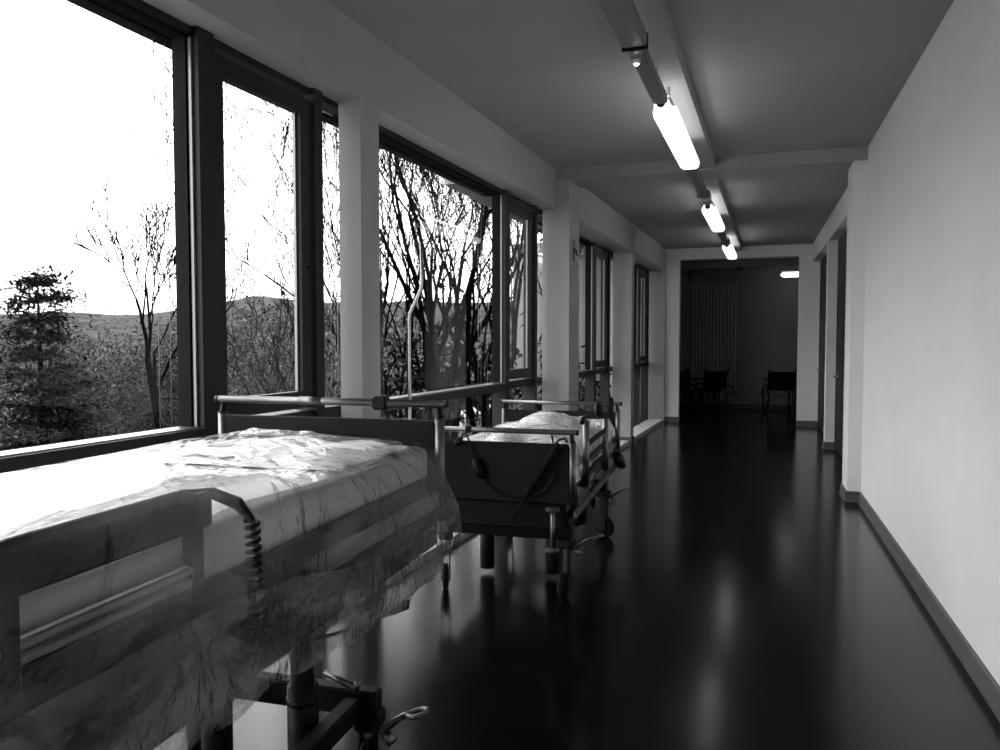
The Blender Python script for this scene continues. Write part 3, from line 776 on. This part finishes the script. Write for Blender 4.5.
# ------------------------------------------------------------------ far room furniture
r = empty('radiator', (-.84, 17.93, .35))
for k in range(13):
    m = MB(); x = -.46+k*.076; m.rbox(x-.022, x+.022, -.022, .022, 0, 2.45, .012); m.build('radiator_tube', 'radi', r)
for z in (.08, 2.37):
    m = MB(); m.rbox(-.49, .49, .0, .035, z-.02, z+.02, .004); m.build('header_pipe', 'radi', r)
for x_ in (-.4, .4):
    m = MB(); m.box(x_-.02, x_+.02, .0, .075, 2.2, 2.24); m.build('radiator_bracket', 'radi', r)
tag(r, 'tall vertical-tube radiator on the back wall of the dark far room', 'radiator')

def wheelchair(loc, rz, label, folded=1.):
    r = empty('wheelchair', loc, rz); w = .27*folded
    for s in (-1, 1):
        m = MB(); n = 36
        m.tube([(s*(w+.04), -.02+.30*math.cos(2*math.pi*k/n), .305+.30*math.sin(2*math.pi*k/n)) for k in range(n+1)], .013, 8, cap=False)
        wh = m.build('drive_wheel', 'rubber', r)
        m = MB(); m.tube([(s*(w+.065), -.02+.26*math.cos(2*math.pi*k/n), .305+.26*math.sin(2*math.pi*k/n)) for k in range(n+1)], .008, 8, cap=False)
        m.build('hand_rim', 'chrome', wh)
        m = MB()
        for k in range(14):
            a = 2*math.pi*k/14; m.tube([(s*(w+.03), -.02, .305), (s*(w+.04), -.02+.29*math.cos(a), .305+.29*math.sin(a))], .002, 4)
        m.lathe([(.012, -.03), (.025, -.02), (.025, .02), (.012, .03)], (s*(w+.04), -.02, .305), 'x', 14); m.build('spokes', 'steel', wh)
        m = MB()
        m.tube([(s*w, -.06, .12), (s*w, -.05, .5), (s*w, -.08, .88), (s*w, -.18, .90)], .012, 8)
        m.tube([(s*w, -.05, .49), (s*w, .35, .49), (s*w, .41, .42), (s*w, .47, .14)], .012, 8)
        m.tube([(s*w, -.05, .24), (s*w, .33, .22), (s*w, .34, .49)], .011, 8)
        m.build('side_frame', 'dark', r)
        m = MB(); m.tube([(s*w, -.10, .892), (s*w, -.20, .905)], .017, 10); m.build('push_grip', 'black', r)
        m = MB(); m.rbox(s*w-.022, s*w+.022, -.04, .27, .69, .72, .01); m.tube([(s*w, .22, .50), (s*w, .22, .70)], .01, 8); m.build('armrest', 'seat', r)
        m = MB(); m.lathe([(.02, -.014), (.085, -.014), (.09, 0), (.085, .014), (.02, .014)], (s*w, .34, .09), 'x', 20); m.build('front_caster', 'rubber', r)
        m = MB(); m.tube([(s*w+s*.02, .34, .09), (s*w+s*.02, .33, .20), (s*w, .33, .23)], .009, 8); m.build('caster_fork', 'chrome', r)
        m = MB(); m.rbox(s*w-s*.02, s*w-s*.16, .44, .57, .11, .125, .004); m.build('footplate', 'greyp', r)
    m = MB(); m.rbox(-w, w, -.03, .36, .475, .51, .01); m.build('seat', 'seat', r)
    m = MB(); m.rbox(-w, w, -.095, -.06, .50, .87, .012); m.build('backrest', 'seat', r)
    m = MB(); m.tube([(-w, .1, .22), (w, .1, .47)], .01, 8); m.tube([(w, .1, .22), (-w, .1, .47)], .01, 8); m.build('cross_brace', 'steel', r)
    tag(r, label, 'wheelchair', 'wheelchairs in the far room'); return r
w0 = wheelchair((-.78, 16.6, 0), R(150), 'dark empty wheelchair in the far room, in front of the radiator')
w1 = copy_tree(w0); w1.location = (-1.45, 16.3, 0); w1.rotation_euler.z = R(215); w1['label'] = 'dark wheelchair at the left edge of the far room opening'
w2 = copy_tree(w0); w2.location = (.55, 16.9, 0); w2.rotation_euler.z = R(12); w2['label'] = 'dark wheelchair with its back turned at the right edge of the far room'

# ------------------------------------------------------------------ outside
def at(u, dist, z=0.):                     # a place outside, by bearing (from photo column) and distance
    a = math.atan((u-500)/770)-R(18.2)
    return Vector((dist*math.sin(a), dist*math.cos(a), z))

def tree(loc, h, seed, label, m_='bark', r0=.14, depth=6, spread=.42, lean=(0, 0), first=.25, group='bare trees outside the windows', kids=(2, 3), twig=.006, up=.25, crown=None):
    rg = random.Random(seed)
    root = empty('bare_tree', loc); big = MB(); small = MB()
    def grow(p, d, L, r, lev):
        n = 5 if lev < 2 else 3; pts = [p]; rs = [r]; q = p.copy(); dd = d.copy()
        for k in range(n):
            w = .10+.05*lev
            dd = (dd+Vector((rg.uniform(-w, w), rg.uniform(-w, w), rg.uniform(-w*.4, w*.6)+(up*.25 if lev else 0)))).normalized()
            q2 = q+dd*(L/n)
            if lev and loc[0]+q2.x > -2.436+.043*(loc[1]+q2.y)-.9: break
            q = q2; pts.append(q.copy()); rs.append(max(twig*.7, r*(1-.42*(k+1)/n)))
        if len(pts) < 2: return
        n = len(pts)-1
        (big if lev < 2 else small).tube(pts, rs, 7 if lev < 1 else (5 if lev < 3 else 3), cap=False)
        if lev >= depth: return
        c = rg.randint(*kids)
        for i in range(c+(1 if lev == 0 else 0)):
            t = rg.uniform(.45, 1.0) if i else 1.0
            if lev == 0: t = first+(1-first)*(i+.5)/(c+1) if i else 1.
            idx = min(n, max(1, int(round(t*n)))); base = pts[idx]
            ax = dd.orthogonal().normalized(); ax.rotate(Matrix.Rotation(rg.uniform(0, 2*math.pi), 3, dd))
            nd = dd.copy(); nd.rotate(Matrix.Rotation(spread*rg.uniform(.6, 1.5), 3, ax))
            nd.z += up*.3; nd.normalize()
            grow(base, nd, (L*rg.uniform(.62, .86) if lev or crown is None else L*crown*rg.uniform(.8, 1.2)), max(twig, rs[idx]*rg.uniform(.55, .8)), lev+1)
    d0 = Vector((lean[0], lean[1], 1)).normalized()
    grow(Vector((0, 0, 0)), d0, h*.36, r0, 0)
    big.build('trunk', m_, root); small.build('branches', m_, root)
    tag(root, label, 'tree', group); return root
GZ = -4.0
specs = [
 # u, dist, h, seed, r0, depth, spread, label
 (404, 11.5, 9.0, 11, .13, 7, .34, 'forked bare tree at the left side of the middle window'),
 (447, 10.5, 10.4, 23, .16, 7, .36, 'thick-trunked bare tree in the centre of the middle window'),
 (474, 12.0, 10.2, 5, .15, 7, .38, 'bare tree at the right side of the middle window, beside the mullion'),
 (425, 15.0, 11.0, 42, .14, 7, .42, 'slender bare tree further back in the middle window'),
 (455, 18.0, 12.5, 77, .16, 7, .42, 'tall bare tree at the back of the grove in the middle window'),
 (516, 12.5, 10.0, 31, .14, 7, .38, 'bare tree seen through the opening sash of the middle window'),
 (340, 10.0, 6.6, 66, .10, 6, .30, 'bare tree seen in the glass slit beside the first wall pier'),
 (388, 14.5, 9.5, 64, .12, 7, .30, 'bare tree beside the first wall pier, behind the forked one'),
 (590, 17.0, 11.0, 90, .15, 6, .40, 'dark bare tree outside the third window from the camera'),
 (560, 22.0, 12.0, 91, .16, 6, .40, 'dark bare tree behind the second wall pier'),
 (606, 25.0, 13.0, 95, .18, 6, .40, 'dark bare tree outside the farthest windows'),
]
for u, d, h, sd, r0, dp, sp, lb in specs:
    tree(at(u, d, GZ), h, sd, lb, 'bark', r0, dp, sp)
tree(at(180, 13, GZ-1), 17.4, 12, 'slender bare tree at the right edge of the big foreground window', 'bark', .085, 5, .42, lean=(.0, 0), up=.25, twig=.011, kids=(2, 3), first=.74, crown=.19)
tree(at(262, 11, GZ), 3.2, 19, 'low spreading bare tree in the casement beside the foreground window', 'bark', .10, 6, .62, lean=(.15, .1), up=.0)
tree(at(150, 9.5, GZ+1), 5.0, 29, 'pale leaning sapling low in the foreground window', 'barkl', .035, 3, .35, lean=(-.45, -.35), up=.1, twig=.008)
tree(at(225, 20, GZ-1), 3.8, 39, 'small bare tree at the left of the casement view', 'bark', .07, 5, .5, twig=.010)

def leafmass(name, loc, rx, ry, rz_, n, size, m_, seed, label, cat, group=None, core=True, lift=0.):
    rg = random.Random(seed); root = empty(name, loc); mb = MB()
    blobs = [(Vector((rg.uniform(-.6, .6)*rx, rg.uniform(-.6, .6)*ry, rg.uniform(.15, .75)*rz_)), rg.uniform(.35, .6)) for _ in range(16)]
    for i in range(n):
        c, s = rg.choice(blobs)
        d = Vector((rg.gauss(0, 1), rg.gauss(0, 1), rg.gauss(0, 1))).normalized()*rg.uniform(.55, 1.0)
        p = c+Vector((d.x*rx*s, d.y*ry*s, d.z*rz_*s*.8))
        if p.z < 0: p.z = -p.z*.3
        a = Vector((rg.uniform(-1, 1), rg.uniform(-1, 1), rg.uniform(-1, 1))).normalized()*size*rg.uniform(.5, 1.3)
        b = a.orthogonal().normalized()*size*rg.uniform(.2, .5)
        mb.add([p-a, p+b, p+a, p-b*.8], [[0, 1, 2, 3]])
    mb.build('foliage', m_, root)
    st = MB()
    for k in range(6):
        c, s = blobs[k]; st.tube([(rg.uniform(-.1, .1), rg.uniform(-.1, .1), 0), tuple(c*.5+Vector((0, 0, .1))), tuple(c)], [.05, .035, .012], 5)
    st.build('stem', 'bark', root)
    tag(root, label, cat, group); return root
bs = [(8, 30, 8, 6.2), (60, 26, 7, 5.6), (100, 34, 8, 6.0), (140, 28, 6, 5.4), (185, 36, 8, 6.0), (240, 32, 7, 6.4), (285, 26, 6, 6.2), (330, 22, 5, 5.6)]
names = ['at the left edge of', 'below the conifer in', 'in the middle of', 'right of the middle of', 'at the mullion of']
for i, (u, d, w, hh) in enumerate(bs):
    lb = ['grey leafy thicket at the far left of the foreground window', 'grey leafy thicket just right of the evergreen', 'grey leafy thicket in the centre of the foreground window', 'grey leafy thicket behind the slender bare tree',
          'grey leafy thicket hidden behind the first mullion', 'grey thicket at the left of the casement view', 'grey thicket at the right of the casement view', 'grey thicket behind the glass slit at the first pier'][i]
    leafmass('thicket', at(u, d, GZ-2), w*.62, w*.62, hh*1.35, 20000, .075, 'leafg', 100+i, lb, 'thicket', 'thickets below the windows')
for i, (u, d, w, hh) in enumerate([(395, 13, 3.4, 5.6), (432, 15, 4, 6.1), (468, 14.0, 3.6, 6.0), (505, 15.5, 4, 6.2), (545, 17, 4, 6.6), (590, 20, 5, 8.0), (612, 26, 6, 9.5), (575, 14, 2.6, 5.0)]):
    lb = ['dark bush behind the forked tree', 'dark bush behind the pole in the middle window', 'dark bush under the thick tree of the middle window', 'dark bush by the mullion of the middle window',
          'dark bush outside the second wall pier', 'dark bush outside the third window', 'dark bush outside the farthest window', 'dark low bush close to the third window'][i]
    leafmass('bush', at(u, d, GZ), w*.55, w*.55, hh, 4200, .10, 'leaf', 200+i, lb, 'bush', 'dark bushes beside the building')

# the evergreen at left: tiered boughs with needles
def conifer(loc, h, rad, seed, label):
    rg = random.Random(seed); root = empty('evergreen_tree', loc)
    m = MB(); m.tube([(0, 0, 0), (.1, 0, h*.5), (0, .05, h)], [.22, .12, .02], 7); m.build('trunk', 'bark', root)
    mb = MB(); bo = MB()
    tiers = 15
    for t in range(tiers):
        z = h*(.25+.75*t/(tiers-1)); rr = rad*(1.05-.80*(t/(tiers-1)))*rg.uniform(.75, 1.15)
        for k in range(11):
            a = rg.uniform(0, 2*math.pi); L = rr*rg.uniform(.6, 1.1)
            p0 = Vector((0, 0, z)); p1 = Vector((L*math.cos(a), L*math.sin(a), z+rg.uniform(-.1, .35)))
            bo.tube([p0, (p0+p1)/2+Vector((0, 0, .08)), p1], [.04, .025, .01], 4, cap=False)
            for q in range(int(120*(.5+L/rad))):
                f = rg.uniform(.3, 1.05); c = p0.lerp(p1, f)+Vector((rg.gauss(0, .22), rg.gauss(0, .22), rg.gauss(0, .09)))
                d = Vector((rg.uniform(-1, 1), rg.uniform(-1, 1), rg.uniform(-.2, .5))).normalized()*rg.uniform(.06, .15)
                e = d.cross(Vector((0, 0, 1))).normalized()*.04
                mb.add([c-d, c+e, c+d, c-e], [[0, 1, 2, 3]])
    bo.build('boughs', 'bark', root); mb.build('needles', 'leaf', root)
    tag(root, label, 'tree'); return root
conifer(at(38, 24, GZ-2), 9.0, 2.7, 5, 'dark evergreen tree at the left of the foreground window')

# terrain: valley floor and wooded hill
P = []
for i in range(61):
    a = R(-100+i*1.8)
    row = []
    for j in range(46):
        d = 4+(j/45)**2.2*420
        x, y = d*math.sin(a)-4.2, d*math.cos(a)
        q = noise.noise(Vector((x*.006, y*.006, .3))); q2 = noise.noise(Vector((x*.05, y*.05, 2.3))); q3 = noise.noise(Vector((x*.21, y*.21, 5.3)))
        t = min(1, max(0, (d-110)/190)); t = t*t*(3-2*t)
        z = GZ-2*min(1, max(0, (d-10)/20))-5*min(1, max(0, (d-30)/60))*(1-t)+t*(16.5+5*min(1, max(0, (i-32)/4))+q*6)+(q2*1.5+q3*1.4)*min(1, d/120)
        if d < 30: z = min(z, GZ)
        row.append((x, y, z))
    P.append(row)
m = MB(); m.grid(P, True); o = m.build('hillside', 'hill'); o['kind'] = 'structure'
tag(o, 'wooded hillside and valley ground beyond the windows', 'hillside')
def house(loc, rz, label, w=9, d=8, h=5):
    r = empty('house', loc, rz)
    m = MB(); m.box(-w/2, w/2, -d/2, d/2, 0, h); m.build('wall', 'housew', r)
    m = MB(); m.add([(-w/2-.5, -d/2-.5, h), (w/2+.5, -d/2-.5, h), (w/2+.5, d/2+.5, h), (-w/2-.5, d/2+.5, h), (-w/2-.5, 0, h+2.8), (w/2+.5, 0, h+2.8)],
          [[0, 1, 5, 4], [2, 3, 4, 5], [0, 4, 3], [1, 2, 5], [3, 2, 1, 0]]); m.build('roof', 'roof', r)
    for x in (-w*.3, 0, w*.3):
        for z in (1, 3.2):
            m = MB(); m.box(x-.5, x+.5, -d/2-.05, -d/2+.02, z, z+1.2); m.build('window', 'gasket', r)
    tag(r, label, 'house'); return r
house(at(112, 95, -11), R(35), 'pale house low in the valley, behind the slender bare tree')
house(at(6, 88, -11), R(50), 'pale house low in the valley at the far left', 8, 7, 5)

# ------------------------------------------------------------------ world, camera
w = bpy.data.worlds.new('World'); bpy.context.scene.world = w; w.use_nodes = True
N, L = w.node_tree.nodes, w.node_tree.links; bg = N['Background']
bg.inputs['Strength'].default_value = 9.0
tc = N.new('ShaderNodeTexCoord'); sp = N.new('ShaderNodeSeparateXYZ'); L.new(tc.outputs['Generated'], sp.inputs[0])
cr = N.new('ShaderNodeValToRGB'); L.new(sp.outputs['Z'], cr.inputs['Fac'])
e = cr.color_ramp.elements; e[0].position = 0; e[0].color = (.42, .42, .42, 1); e[1].position = .6; e[1].color = (1.0, 1.0, 1.0, 1)
L.new(cr.outputs['Color'], bg.inputs['Color'])

cd = bpy.data.cameras.new('Camera'); cam = bpy.data.objects.new('Camera', cd); C.objects.link(cam)
cd.sensor_width = 36; cd.lens = 770/1000*36; cd.clip_start = .05; cd.clip_end = 1500
cam.location = (0, 0, 1.5)
cam.rotation_euler = (R(90)-math.atan(34/770), 0, R(18.2))
s = bpy.context.scene; s.camera = cam
s.view_settings.view_transform = 'Standard'; s.view_settings.look = 'None'
s.view_settings.exposure = 0; s.view_settings.gamma = 1; s.view_settings.use_curve_mapping = False
